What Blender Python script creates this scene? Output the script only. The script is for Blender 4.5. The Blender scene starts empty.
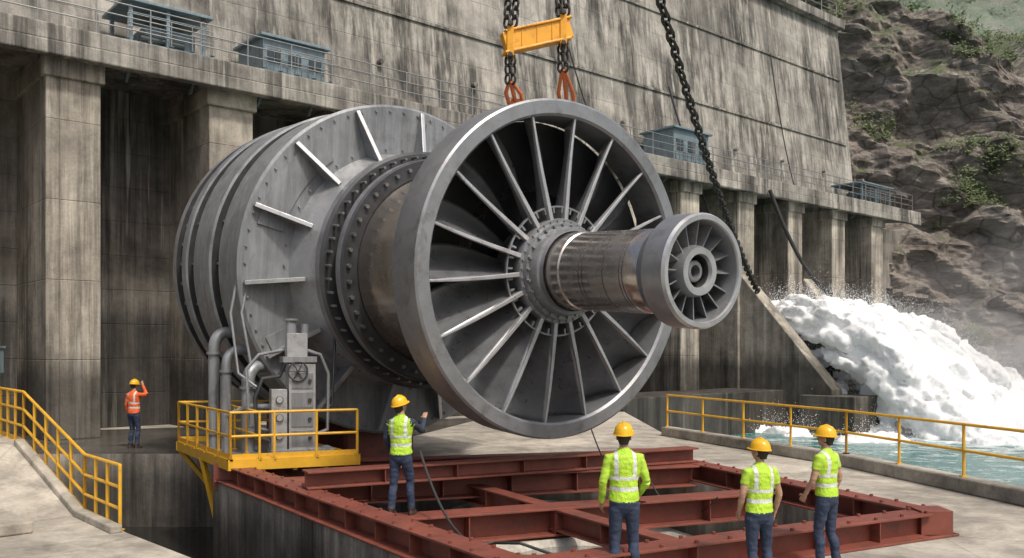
import bpy, bmesh, math, random
from mathutils import Vector, Matrix, Euler, noise, kdtree
random.seed(7)
R=math.radians
scene=bpy.context.scene
V=Vector
# ------------------------------------------------------------ node helpers
def newmat(name):
    m=bpy.data.materials.new(name); m.use_nodes=True
    nt=m.node_tree; b=nt.nodes.get('Principled BSDF')
    return m,nt,b
def N(nt,t,**kw):
    n=nt.nodes.new(t)
    for k,v in kw.items(): setattr(n,k,v)
    return n
def coords(nt,scale=(1,1,1),rot=(0,0,0)):
    tc=N(nt,'ShaderNodeTexCoord'); mp=N(nt,'ShaderNodeMapping')
    mp.inputs['Scale'].default_value=scale; mp.inputs['Rotation'].default_value=rot
    nt.links.new(tc.outputs['Object'],mp.inputs['Vector']); return mp.outputs['Vector']
def noi(nt,vec,scale,detail=6,rough=.6,dist=0):
    n=N(nt,'ShaderNodeTexNoise'); n.inputs['Scale'].default_value=scale
    n.inputs['Detail'].default_value=min(detail,6); n.inputs['Roughness'].default_value=rough
    n.inputs['Distortion'].default_value=dist
    nt.links.new(vec,n.inputs['Vector']); return n.outputs['Fac']
def ramp(nt,fac,stops):
    r=N(nt,'ShaderNodeValToRGB'); e=r.color_ramp.elements
    while len(e)<len(stops): e.new(.5)
    for i,(p,c) in enumerate(stops):
        e[i].position=p
        e[i].color=(c,c,c,1) if not isinstance(c,tuple) else (*c,1)
    nt.links.new(fac,r.inputs['Fac']); return r.outputs['Color']
def mix(nt,fac,a,b,mode='MIX'):
    m=N(nt,'ShaderNodeMix',data_type='RGBA',blend_type=mode)
    def s(i,v):
        if isinstance(v,(int,float)): m.inputs[i].default_value=v if i==0 else (v,v,v,1)
        elif isinstance(v,tuple): m.inputs[i].default_value=(*v,1)
        else: nt.links.new(v,m.inputs[i])
    s(0,fac); s(6,a); s(7,b); return m.outputs[2]
def math_(nt,op,a,b=0.0,c=None):
    m=N(nt,'ShaderNodeMath',operation=op)
    for i,v in enumerate((a,b,c)):
        if v is None: continue
        if isinstance(v,(int,float)): m.inputs[i].default_value=v
        else: nt.links.new(v,m.inputs[i])
    return m.outputs[0]
def bump(nt,b,h,strength=.3,dist=.02):
    n=N(nt,'ShaderNodeBump'); n.inputs['Strength'].default_value=strength; n.inputs['Distance'].default_value=dist
    nt.links.new(h,n.inputs['Height']); nt.links.new(n.outputs[0],b.inputs['Normal'])
def mul(c,k): return tuple(x*k for x in c)

def paint(name,col,rough=.5,metal=0,var=.25,scale=3,grime=None,bumpS=.1,streak=0,gr=(.52,.68)):
    m,nt,b=newmat(name); v=coords(nt)
    f=noi(nt,v,scale,8,.65)
    c=ramp(nt,f,[(.3,mul(col,1-var)),(.7,mul(col,1+var*.6))])
    if grime:
        g=ramp(nt,noi(nt,v,scale*1.7,10,.75,.4),[(gr[0],0.0),(gr[1],1.0)])
        c=mix(nt,g,c,grime)
    if streak:
        s=ramp(nt,noi(nt,coords(nt,(5,5,.5)),1.5,6,.7),[(.35,1-streak),(.65,1.0)])
        c=mix(nt,1.0,c,s,'MULTIPLY')
    nt.links.new(c,b.inputs['Base Color'])
    b.inputs['Metallic'].default_value=metal
    rr=ramp(nt,noi(nt,v,scale*3,4),[(.3,max(.05,rough-.1)),(.7,min(1,rough+.12))])
    nt.links.new(rr,b.inputs['Roughness'])
    if bumpS: bump(nt,b,noi(nt,v,scale*9,4),bumpS,.01)
    return m

def concrete(name,col=(.33,.31,.27),dark=.45,panel=None,streak=.55,rough=.85,wet=None,pw=.6):
    m,nt,b=newmat(name); v=coords(nt)
    big=noi(nt,v,.16,6,.62,1.2); mid=noi(nt,v,1.3,10,.7); fine=noi(nt,v,14,4,.7)
    c=ramp(nt,big,[(.32,mul(col,.55)),(.5,mul(col,.95)),(.68,mul(col,1.2))])
    c=mix(nt,1.0,c,ramp(nt,mid,[(.25,.55),(.6,1.05)]),'MULTIPLY')
    c=mix(nt,1.0,c,ramp(nt,fine,[(.3,.86),(.7,1.08)]),'MULTIPLY')
    if streak:
        patch=ramp(nt,noi(nt,coords(nt,(1,1,.6)),.28,5,.6,.5),[(.38,0.25*streak),(.55,streak)])
        s1=noi(nt,coords(nt,(1.0,1.0,.055)),1.1,6,.72,.15)
        s2=noi(nt,coords(nt,(4,4,.10)),1.3,6,.7)
        c=mix(nt,patch,c,mix(nt,1.0,c,ramp(nt,s1,[(.42,dark*.5),(.57,1.0)]),'MULTIPLY'))
        c=mix(nt,patch,c,mix(nt,1.0,c,ramp(nt,s2,[(.37,dark),(.53,1.03)]),'MULTIPLY'))
        l=ramp(nt,noi(nt,coords(nt,(2.5,2.5,.12)),1.1,5,.6,.1),[(.60,0.0),(.70,.65)])
        c=mix(nt,l,c,(.54,.52,.46))
        al=ramp(nt,noi(nt,coords(nt,(1,1,.35)),.55,6,.75,.8),[(.55,0.0),(.66,.6)])
        c=mix(nt,al,c,mul((.30,.29,.25),.42))
    else:
        s1=noi(nt,v,.6,8,.75,1.0); c=mix(nt,.7,c,mix(nt,1.0,c,ramp(nt,s1,[(.38,.5),(.56,1.0)]),'MULTIPLY'))
        vo=N(nt,'ShaderNodeTexVoronoi',feature='DISTANCE_TO_EDGE'); vo.inputs['Scale'].default_value=.33
        nt.links.new(coords(nt),vo.inputs['Vector'])
        c=mix(nt,.6,c,mix(nt,1.0,c,ramp(nt,vo.outputs['Distance'],[(.0,.55),(.008,1.0)]),'MULTIPLY'))
    h=mid
    if panel:
        w,hh=panel
        tc=N(nt,'ShaderNodeTexCoord'); sp=N(nt,'ShaderNodeSeparateXYZ'); cb=N(nt,'ShaderNodeCombineXYZ')
        nt.links.new(tc.outputs['Object'],sp.inputs[0])
        nt.links.new(sp.outputs[0],cb.inputs[0]); nt.links.new(sp.outputs[2],cb.inputs[1])
        br=N(nt,'ShaderNodeTexBrick'); nt.links.new(cb.outputs[0],br.inputs['Vector'])
        br.inputs['Scale'].default_value=1; br.inputs['Brick Width'].default_value=w; br.inputs['Row Height'].default_value=hh
        br.inputs['Mortar Size'].default_value=.022; br.inputs['Mortar Smooth'].default_value=.8
        br.inputs['Color1'].default_value=(.80,.80,.80,1); br.inputs['Color2'].default_value=(1.12,1.11,1.08,1); br.inputs['Mortar'].default_value=(.55,.55,.55,1)
        br.offset=.0
        c=mix(nt,pw,c,mix(nt,1.0,c,br.outputs['Color'],'MULTIPLY'))
        h=math_(nt,'SUBTRACT',mid,math_(nt,'MULTIPLY',br.outputs['Fac'],.5))
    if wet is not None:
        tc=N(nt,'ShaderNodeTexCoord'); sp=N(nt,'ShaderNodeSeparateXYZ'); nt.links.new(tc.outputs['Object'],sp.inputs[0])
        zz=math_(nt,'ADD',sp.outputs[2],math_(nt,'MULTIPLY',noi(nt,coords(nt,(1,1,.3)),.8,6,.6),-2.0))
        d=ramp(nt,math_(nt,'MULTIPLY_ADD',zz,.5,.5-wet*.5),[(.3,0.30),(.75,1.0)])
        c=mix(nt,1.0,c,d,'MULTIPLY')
    nt.links.new(c,b.inputs['Base Color'])
    b.inputs['Roughness'].default_value=rough
    bump(nt,b,h,.6,.06)
    return m

# ------------------------------------------------------------ mesh builder
class MB:
    def __init__(s): s.v=[];s.f=[];s.m=[]
    def add(s,vs,fs,m=0):
        o=len(s.v); s.v+= [V(x) for x in vs]
        for f in fs: s.f.append([i+o for i in f]); s.m.append(m)
    def box(s,c,size,m=0,rot=None):
        c=V(c); sx,sy,sz=[x/2 for x in size]
        vs=[V((x,y,z)) for x in(-sx,sx) for y in(-sy,sy) for z in(-sz,sz)]
        if rot is not None: vs=[rot@p for p in vs]
        s.add([p+c for p in vs],[(0,1,3,2),(4,6,7,5),(0,4,5,1),(2,3,7,6),(0,2,6,4),(1,5,7,3)],m)
    def beam(s,p0,p1,w,h,m=0,up=V((0,0,1)),ext=0):
        p0,p1=V(p0),V(p1); d=(p1-p0); L=d.length; d.normalize()
        side=d.cross(up)
        if side.length<1e-4: side=V((1,0,0))
        side.normalize(); u=side.cross(d)
        rot=Matrix((d,side,u)).transposed()
        s.box((p0+p1)/2,(L+ext,w,h),m,rot)
    def ibeam(s,p0,p1,w,h,m=0,tf=.035,stiff=1.2):
        p0,p1=V(p0),V(p1); z=V((0,0,1))
        s.beam(p0-z*tf/2,p1-z*tf/2,w,tf,m); s.beam(p0-z*(h-tf/2),p1-z*(h-tf/2),w,tf,m)
        s.beam(p0-z*h/2,p1-z*h/2,.03,h-2*tf-.002,m)
        if stiff:
            L=(p1-p0).length; n=int(L/stiff); d=(p1-p0).normalized()
            for i in range(1,n):
                c=p0+d*(L*i/n)-z*h/2
                s.beam(c-d*.01,c+d*.01,w*.92,h-2*tf-.004,m)
    def tube(s,pts,radii,n=10,m=0,cap=True):
        pts=[V(p) for p in pts]
        if isinstance(radii,(int,float)): radii=[radii]*len(pts)
        t=(pts[1]-pts[0]).normalized(); a=t.orthogonal().normalized()
        o=len(s.v)
        for i,p in enumerate(pts):
            if i==0: tt=(pts[1]-p)
            elif i==len(pts)-1: tt=(p-pts[i-1])
            else: tt=(pts[i+1]-p).normalized()+(p-pts[i-1]).normalized()
            tt.normalize(); a=(a-tt*a.dot(tt)).normalized(); b=tt.cross(a)
            for k in range(n):
                an=2*math.pi*k/n; s.v.append(p+(a*math.cos(an)+b*math.sin(an))*radii[i])
        for i in range(len(pts)-1):
            for k in range(n):
                k2=(k+1)%n; s.f.append([o+i*n+k,o+i*n+k2,o+(i+1)*n+k2,o+(i+1)*n+k]); s.m.append(m)
        if cap:
            s.f.append([o+k for k in range(n)][::-1]); s.m.append(m)
            e=o+(len(pts)-1)*n; s.f.append([e+k for k in range(n)]); s.m.append(m)
    def cyl(s,p0,p1,r,n=16,m=0,r1=None): s.tube([p0,p1],[r,r if r1 is None else r1],n,m)
    def rings(s,rs,n=20,m=0):
        o=len(s.v)
        for c,ax,ay in rs:
            for k in range(n):
                an=2*math.pi*k/n; s.v.append(V(c)+V(ax)*math.cos(an)+V(ay)*math.sin(an))
        for i in range(len(rs)-1):
            for k in range(n):
                k2=(k+1)%n; s.f.append([o+i*n+k,o+i*n+k2,o+(i+1)*n+k2,o+(i+1)*n+k]); s.m.append(m)
        s.f.append([o+k for k in range(n)][::-1]); s.m.append(m)
        e=o+(len(rs)-1)*n; s.f.append([e+k for k in range(n)]); s.m.append(m)
    def ell(s,c,r,n=14,m=0,rot=None):
        c=V(c); o=len(s.v); h=n//2
        vs=[];fs=[]
        for i in range(1,h):
            th=math.pi*i/h
            for k in range(n):
                an=2*math.pi*k/n
                vs.append(V((r[0]*math.sin(th)*math.cos(an),r[1]*math.sin(th)*math.sin(an),r[2]*math.cos(th))))
        top=len(vs); vs.append(V((0,0,r[2]))); vs.append(V((0,0,-r[2])))
        for i in range(h-2):
            for k in range(n):
                k2=(k+1)%n; fs.append([i*n+k,(i+1)*n+k,(i+1)*n+k2,i*n+k2])
        for k in range(n):
            k2=(k+1)%n; fs.append([top,k,k2]); fs.append([top+1,(h-2)*n+k2,(h-2)*n+k])
        if rot is not None: vs=[rot@p for p in vs]
        s.add([p+c for p in vs],fs,m)
    def lathe(s,prof,n=96,m=0,closed=False,mats=None):
        o=len(s.v)
        for x,r in prof:
            for k in range(n):
                an=2*math.pi*k/n; s.v.append(V((x,r*math.cos(an),r*math.sin(an))))
        P=len(prof)
        for i in range(P if closed else P-1):
            j=(i+1)%P
            for k in range(n):
                k2=(k+1)%n; s.f.append([o+i*n+k,o+i*n+k2,o+j*n+k2,o+j*n+k]); s.m.append(mats[i] if mats else m)
    def prism(s,poly,z0,z1,m=0,mside=None):
        n=len(poly); vs=[V((p[0],p[1],z0)) for p in poly]+[V((p[0],p[1],z1)) for p in poly]
        o=len(s.v); s.v+=vs
        s.f.append([o+i for i in range(n)][::-1]); s.m.append(m)
        s.f.append([o+n+i for i in range(n)]); s.m.append(m)
        for i in range(n):
            j=(i+1)%n; s.f.append([o+i,o+j,o+n+j,o+n+i]); s.m.append(m if mside is None else mside)
    def build(s,name,mats,parent=None,smooth=True,bevel=0,angle=35,solid=0,norm=True):
        me=bpy.data.meshes.new(name); me.from_pydata([tuple(p) for p in s.v],[],s.f)
        for m in mats: me.materials.append(m)
        if mats: me.polygons.foreach_set('material_index',s.m)
        if norm:
            bm=bmesh.new(); bm.from_mesh(me); bmesh.ops.recalc_face_normals(bm,faces=bm.faces); bm.to_mesh(me); bm.free()
        if smooth:
            me.shade_smooth(); me.set_sharp_from_angle(angle=R(angle))
        ob=bpy.data.objects.new(name,me); scene.collection.objects.link(ob)
        if parent: ob.parent=parent
        if solid:
            md=ob.modifiers.new('sol','SOLIDIFY'); md.thickness=solid; md.offset=0
        if bevel:
            md=ob.modifiers.new('bev','BEVEL'); md.width=bevel; md.segments=2; md.limit_method='ANGLE'; md.angle_limit=R(40)
        return ob
def empty(name,loc=(0,0,0),rot=(0,0,0)):
    e=bpy.data.objects.new(name,None); scene.collection.objects.link(e); e.location=loc; e.rotation_euler=rot; return e

# ------------------------------------------------------------ camera
F=900.0
H=2.7
def P(px,py,Y): return V(((px-512)/F*Y, Y, H-(py-350)/F*Y))
cam=bpy.data.cameras.new('camera'); co=bpy.data.objects.new('camera',cam); scene.collection.objects.link(co)
cam.sensor_width=36; cam.lens=F/1024*36; cam.shift_y=71/1024; cam.clip_end=3000; cam.clip_start=.1
co.location=(0,0,H); co.rotation_euler=(R(90),0,0); scene.camera=co

# ------------------------------------------------------------ light
sd=V((.32,-.45,.83)).normalized()
el=math.asin(sd.z); az=math.atan2(sd.x,sd.y)
w=bpy.data.worlds.new('World'); scene.world=w; w.use_nodes=True
nt=w.node_tree; bg=nt.nodes['Background']; sk=nt.nodes.new('ShaderNodeTexSky'); sk.sky_type='NISHITA'
sk.sun_disc=False; sk.sun_elevation=el; sk.sun_rotation=az; sk.dust_density=6.0; sk.air_density=1.0; sk.ozone_density=.6
nt.links.new(sk.outputs[0],bg.inputs[0]); bg.inputs[1].default_value=.15
sl=bpy.data.lights.new('sun','SUN'); so=bpy.data.objects.new('sun',sl); scene.collection.objects.link(so)
sl.energy=2.6; sl.angle=R(5); sl.color=(1,.95,.87); so.rotation_euler=sd.to_track_quat('Z','Y').to_euler()
scene.view_settings.view_transform='Standard'; scene.view_settings.look='None'; scene.view_settings.exposure=0

# ------------------------------------------------------------ materials
m_dam=concrete('dam_concrete',(.385,.365,.325),panel=(4.96,1.55),streak=1.0,pw=.45)
m_pier=concrete('pier_concrete',(.50,.455,.38),panel=(50,2.4),streak=.85,wet=1.2,pw=.5)
m_rec=concrete('shaded_recess_concrete',(.27,.25,.22),panel=(2.5,1.2),streak=.9,wet=3.0,pw=.5)  # recess shade put into the colour: darker base than the piers
m_plaza=concrete('plaza_concrete',(.46,.42,.35),streak=0)
m_wetc=concrete('damp_concrete',(.30,.275,.24),streak=.75,rough=.5,wet=.4)
m_wetf=concrete('wet_floor_concrete',(.13,.12,.105),streak=0,rough=.16)
m_quay=concrete('quay_concrete',(.46,.42,.36),streak=.9,rough=.6,wet=-1.4)
m_pit=concrete('pit_concrete',(.52,.49,.43),streak=.4)
m_steel=paint('grey_steel',(.29,.30,.315),.40,.55,.25,1.3,grime=(.19,.185,.18),bumpS=.06)
m_steel_l=paint('light_steel',(.50,.51,.52),.36,.6,.18,1.6,grime=(.34,.335,.33),bumpS=.05)
m_case=paint('casing_paint',(.31,.325,.34),.42,.3,.22,.9,grime=(.225,.228,.23),bumpS=.08,streak=.35)
m_dark=paint('dark_and_shaded_steel',(.085,.088,.092),.42,.6,.3,1.5,bumpS=.1)  # real dark parts, plus painted shade in grooves, blade gaps and flange hollow
m_black=paint('shade_black',(.02,.02,.02),.8,0,.2,2)  # near-black that paints shade into the pit shafts and flange gap
m_blade=paint('blade_steel',(.29,.30,.315),.34,.6,.28,1.1,grime=(.17,.17,.17),bumpS=.06)
m_shaft=paint('shaft_steel',(.50,.47,.44),.24,.9,.06,.8,grime=(.43,.395,.36),bumpS=0)
m_drum=paint('drum_steel',(.34,.31,.28),.24,.85,.15,.8,grime=(.25,.215,.185),bumpS=0)
m_bolt=paint('bolt_steel',(.35,.35,.34),.4,.9,.3,5)
m_red=paint('red_oxide_paint',(.21,.062,.042),.5,.05,.3,1.6,grime=(.11,.05,.038),bumpS=.2)
m_yel=paint('yellow_paint',(.72,.40,.03),.45,0,.15,2.5,grime=(.42,.24,.06),bumpS=.1,gr=(.58,.7))
m_cyel=paint('crane_yellow',(.78,.36,.02),.4,0,.15,3,grime=(.35,.18,.05),bumpS=.1)
m_chain=paint('chain_steel',(.07,.065,.06),.5,.7,.3,6)
m_sling=paint('sling_orange',(.62,.17,.06),.8,0,.2,8)
m_blue=paint('blue_grey_paint',(.22,.30,.34),.5,.2,.2,1.8,grime=(.18,.17,.15),streak=.35)
m_glass=paint('dark_glass',(.05,.065,.07),.15,.2,.2,2,bumpS=0)
m_rail=paint('galvanised_rail',(.28,.29,.29),.5,.6,.2,3)
m_cable=paint('rubber_cable',(.035,.035,.035),.6,0,.2,3)

# ------------------------------------------------------------ water
def water_mat(name,col,rough,ws,wd,foam=None):
    m,nt,b=newmat(name); v=coords(nt)
    b.inputs['Roughness'].default_value=rough; b.inputs['IOR'].default_value=1.33
    h=math_(nt,'ADD',noi(nt,v,ws,8,.6,.6),math_(nt,'MULTIPLY',noi(nt,v,ws*4.5,6,.6),.35))
    c=ramp(nt,noi(nt,v,.15,4),[(.3,mul(col,.75)),(.7,mul(col,1.25))])
    if foam:
        geo=N(nt,'ShaderNodeNewGeometry'); d=N(nt,'ShaderNodeVectorMath',operation='DISTANCE')
        nt.links.new(geo.outputs['Position'],d.inputs[0]); d.inputs[1].default_value=foam[0]
        fall=math_(nt,'DIVIDE',foam[1],math_(nt,'ADD',d.outputs['Value'],1.0))
        n1=noi(nt,coords(nt,(1,1.3,1)),.45,10,.75,1.5)
        val=math_(nt,'ADD',n1,math_(nt,'MULTIPLY',fall,.30))
        fm=ramp(nt,val,[(.62,0.0),(.82,1.0)])
        c=mix(nt,fm,c,(.78,.84,.84))
        nt.links.new(math_(nt,'MULTIPLY_ADD',fm,.5,rough),b.inputs['Roughness'])
    nt.links.new(c,b.inputs['Base Color']); bump(nt,b,h,.9,wd)
    return m
land=V((26,45.5,-1.5))
m_river=water_mat('river_water',(.045,.165,.155),.16,.9,.55,(land,6.5))
m_chan=water_mat('channel_water',(.02,.02,.018),.05,.35,.03)
g=MB()
g.add([(2.5,-300,-1.5),(900,-300,-1.5),(900,1400,-1.5),(2.5,1400,-1.5)],[(0,1,2,3)])
g.add([(-900,60,-1.5),(2.5,60,-1.5),(2.5,1400,-1.5),(-900,1400,-1.5)],[(0,1,2,3)])
g.build('river_water',[m_river],smooth=False)
g=MB(); g.add([(-30,-13,-1.9),(2,-13,-1.9),(2,26,-1.9),(-30,26,-1.9)],[(0,1,2,3)])
g.build('channel_water',[m_chan],smooth=False)

# ------------------------------------------------------------ ground / plaza
Lc,Fc,Rc,Bc=V((-5.9,18.7,0)),V((.09,9.98,0)),V((6.13,13.2,0)),V((3.0,21.0,0))
cen=(Lc+Fc+Rc+Bc)/4
def inset(p,d): q=p-cen; return p-q.normalized()*d
E1,EM,E2,E3=(4.9,28.4),(7.8,21.0),(9.05,15.3),(14.5,1)
g=MB()
hl=[inset(p,.45) for p in (Lc,Fc,Rc,Bc)]
def sheet(mb,polys,z0,z1,m=0,ms=1):
    for p in polys: mb.prism([(q[0],q[1]) for q in p],z0,z1,m,ms)
LF=(Lc-Fc).normalized(); on=V((-LF.y,LF.x,0)); on=on if on.x<0 else -on
La=Lc+on*.24+LF*.24; Fa=Fc+on*.24-LF*1.0
sheet(g,[[hl[1],Fa,(.9,-14),(12,-14),hl[2]],
         [hl[2],(12,-14),(22,-14),E3,E2,EM],
         [hl[2],EM,E1,hl[3]],
         [hl[0],hl[3],E1,(4.9,50),(-24,24),(-24,23.4),(La.x,23.4),La],
         [hl[1],hl[0],La,Fa]],-4,0)
g.build('plaza_ground',[m_plaza,m_quay],smooth=False,norm=True)
g=MB(); g.add([(-24,23.41,.004),(La.x,23.41,.004),(La.x+.5,21.5,.004),(-4.4,23.2,.004),(-1.0,36,.004),(-24,26,.004)],[(0,1,2,3,4,5)])
g.build('wet_floor',[m_wetf],smooth=False)
g=MB(); g.add([(*p.xy,-1.1) for p in hl],[(0,1,2,3)],0)
cc=V((1.1,13.2,0))
def vring(mb,c,r0,r1,z0,z1,n=72,m=0):
    prof=[(r0,z0),(r0,z1-.1),(r0+.1,z1),(r1-.1,z1),(r1,z1-.1),(r1,z0)]
    o=len(mb.v)
    for r,z in prof:
        for k in range(n):
            a=2*math.pi*k/n; mb.v.append(V((c[0]+r*math.cos(a),c[1]+r*math.sin(a),z)))
    for i in range(len(prof)-1):
        for k in range(n):
            k2=(k+1)%n; mb.f.append([o+i*n+k,o+i*n+k2,o+(i+1)*n+k2,o+(i+1)*n+k]); mb.m.append(m)
vring(g,cc,1.15,1.75,-1.1,-.32,m=0)
vring(g,V((.2,16.8,0)),1.0,1.5,-1.1,-.32,m=0)
g.build('turbine_pit',[m_pit],smooth=True)
g=MB(); g.cyl((cc.x,cc.y,-1.095),(cc.x,cc.y,-1.085),1.12,48); g.cyl((.2,16.8,-1.095),(.2,16.8,-1.085),.98,48); g.build('pit_shaft_shade_disc',[m_black])  # flat black discs painted as the shade of open shafts

# left walkway (ramp)
g=MB()
d=V((.7,-.715,0)).normalized(); nn=V((-.715,-.7,0)).normalized()
e0=V((-10.35,19.2,0)); e1=e0+d*3.6
g.prism([(-24,23.3),(-12.6,22.0),e0.xy,(e0+nn*12).xy,(-30,12)],-4,.70,0,1)
def hexa(mb,a,b,c,d_,zb,za,zc,m=0,ms=1):
    vs=[V((*p.xy,zb)) for p in (a,b,c,d_)]+[V((*a.xy,za)),V((*b.xy,zc)),V((*c.xy,zc)),V((*d_.xy,za))]
    mb.add(vs,[(3,2,1,0),(4,5,6,7)],m); mb.add(vs,[(0,1,5,4),(1,2,6,5),(2,3,7,6),(3,0,4,7)],ms)
hexa(g,e0,e1,e1+nn*12,e0+nn*12,-4,.70,-.345)
g.prism([e1.xy,(-6.4,15.0),(-4.5,13.0),(-1.6,9.0),(-1.2,-12.9),(-30,-12.9),(e1+nn*12).xy],-4,-.345,0,1)
g.build('concrete_walkway',[m_plaza,m_quay],smooth=False,bevel=.02)
g=MB()
def edgekerb(a,b): 
    a=V(a);b=V(b); a=a+nn*.16; b=b+nn*.16; g.beam(a+V((0,0,.06)),b+V((0,0,.06)),.2,.14)
edgekerb((*e0.xy,.7),(*e1.xy,-.345)); edgekerb((*e1.xy,-.345),(-6.45,15.05,-.345))
g.beam((-9.6,15.9,-.24),(-8.3,14.6,-.24),1.0,.2); g.beam((-10.7,16.6,.0),(-9.9,15.9,-.1),.8,.3)
g.build('concrete_kerb',[m_plaza],smooth=False,bevel=.03)
g=MB()
for a,b in ((E1,EM),(EM,E2),(E2,E3)):
    g.beam((a[0],a[1],.14),(b[0],b[1],.14),.4,.28,0,ext=.1)
g.build('river_parapet',[m_plaza],smooth=False,bevel=.03)

# ------------------------------------------------------------ railings
def railing(name,pts,mat,h=1.1,sp=1.6,r=.025,levels=(1,.55),toe=0,parent=None):
    g=MB(); pts=[V(p) for p in pts]; z=V((0,0,1))
    for l in levels:
        g.tube([p+z*h*l for p in pts],r,8)
    for a,b in zip(pts,pts[1:]):
        L=(b-a).length; n=max(1,round(L/sp))
        for i in range(n+1):
            p=a+(b-a)*i/n
            g.cyl(p,p+z*h,r*1.05,8); g.box(p+z*.01,(.12,.12,.02))
        if toe: g.beam(a+z*toe/2,b+z*toe/2,.012,toe)
    return g.build(name,[mat],parent)
rp=[V((-12.6,21.9,.7)),V((-10.5,19.35,.7)),V((-7.95,16.75,-.345)),V((-6.62,15.2,-.345))]
railing('safety_railing',rp,m_yel,1.1,.75,.03,(1,.66,.33),.1)
rp=[V((*E1,.28)),V((*EM,.28)),V((*E2,.28)),V((*E3,.28))]
railing('safety_railing',rp,m_yel,1.0,1.9,.03,(1,.5),0)

# ------------------------------------------------------------ dam
ang=math.atan2(1,1.153)
dam=empty('concrete_dam',(-13.6,27,0),(0,0,ang))
u_p=[.4+4.96*i for i in range(-3,11)]
g=MB()
g.box((14,7.0,4.1),(100,7,15.4),0)
g.build('recess_wall',[m_rec],dam,smooth=False)
g=MB()
for i,u in enumerate(u_p):
    g.box((u,1.8,4.1),(1.55,3.8,15.3),0)
    g.box((u,1.7,11.15),(1.75,3.85,.6),0)
g.build('piers',[m_pier],dam,smooth=False,bevel=.05)
g=MB()
g.box((20,1.8,12.0),(70,5.0,.5),0); g.box((20,-.55,11.55),(70,.35,.42),0)
g.build('walkway_slab',[m_dam],dam,smooth=False,bevel=.04)
g=MB()
def battered(mb,u0,u1,v0,v1,vb,z0,z1,m=0):
    mb.add([(u0,v0,z0),(u1,v0,z0),(u1,vb,z0),(u0,vb,z0),(u0,v1,z1),(u1,v1,z1),(u1,vb,z1),(u0,vb,z1)],
      [(0,1,5,4),(1,2,6,5),(2,3,7,6),(3,0,4,7),(4,5,6,7),(3,2,1,0)],m)
battered(g,-36,51.5,2.2,3.6,13,12.2,25.2)
g.box((7.75,7.2,25.5),(87.8,8.2,.6),0)
g.build('upper_wall',[m_dam],dam,smooth=False,bevel=.05)
g=MB()
for z0,vv in ((16.9,2.72),(21.5,3.22)): g.box((7.5,vv-.03,z0),(87,.16,.12))
for i in range(-3,11): g.cyl((2.9+4.96*i,2.2,14.6),(2.9+4.96*i,2.55,14.6),.11,10)
g.build('ledges',[m_dam],dam,smooth=False)
railing('walkway_rail',[(-20,-.55,12.25),(54,-.55,12.25)],m_rail,1.1,1.6,.022,(1,.66,.33),0,dam)
railing('crest_rail',[(-36,3.4,25.8),(51,3.4,25.8)],m_rail,1.1,2,.03,(1,.5),0,dam)
g=MB()
g.box((30.5,-1.2,-.7),(17,3.2,2.6),0); g.box((41.5,-1.6,-.9),(6,3.0,2.6),0)
g.build('base_ledge',[m_wetc],dam,smooth=False,bevel=.05)
g=MB()
def wedge(mb,u,w,v0,v1,z0,z1,zb=-2.5):
    mb.add([(u-w/2,v0,zb),(u+w/2,v0,zb),(u+w/2,v1,zb),(u-w/2,v1,zb),(u-w/2,v0,z0),(u+w/2,v0,z0),(u+w/2,v1,z1),(u-w/2,v1,z1)],
      [(0,1,5,4),(1,2,6,5),(2,3,7,6),(3,0,4,7),(4,5,6,7),(3,2,1,0)],0)
wedge(g,35.0,1.0,-5.6,0,.7,7.0)
wedge(g,41.6,1.0,-2.0,0,4.6,7.0)
g.box((35.6,-5.6,-.9),(3.2,3.0,2.6))
g.build('training_wall',[m_pier],dam,smooth=False,bevel=.04)
g=MB()
def sag(a,b,s,n=14): 
    a,b=V(a),V(b); return [a+(b-a)*i/n-V((0,0,s*4*(i/n)*(1-i/n))) for i in range(n+1)]
g.tube(sag((36.2,-.9,11.6),(40.5,-2.2,5.9),1.0),.11,8); g.tube(sag((31.0,2,17),(33.4,-.8,6.5),.8),.06,8)
g.tube(sag((22,1.9,21),(26,1.8,12.3),1.0),.035,8); g.tube(sag((41,2.2,21),(43.5,1.8,12.3),1.0),.035,8)
g.build('wall_cables',[m_cable],dam)

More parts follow.
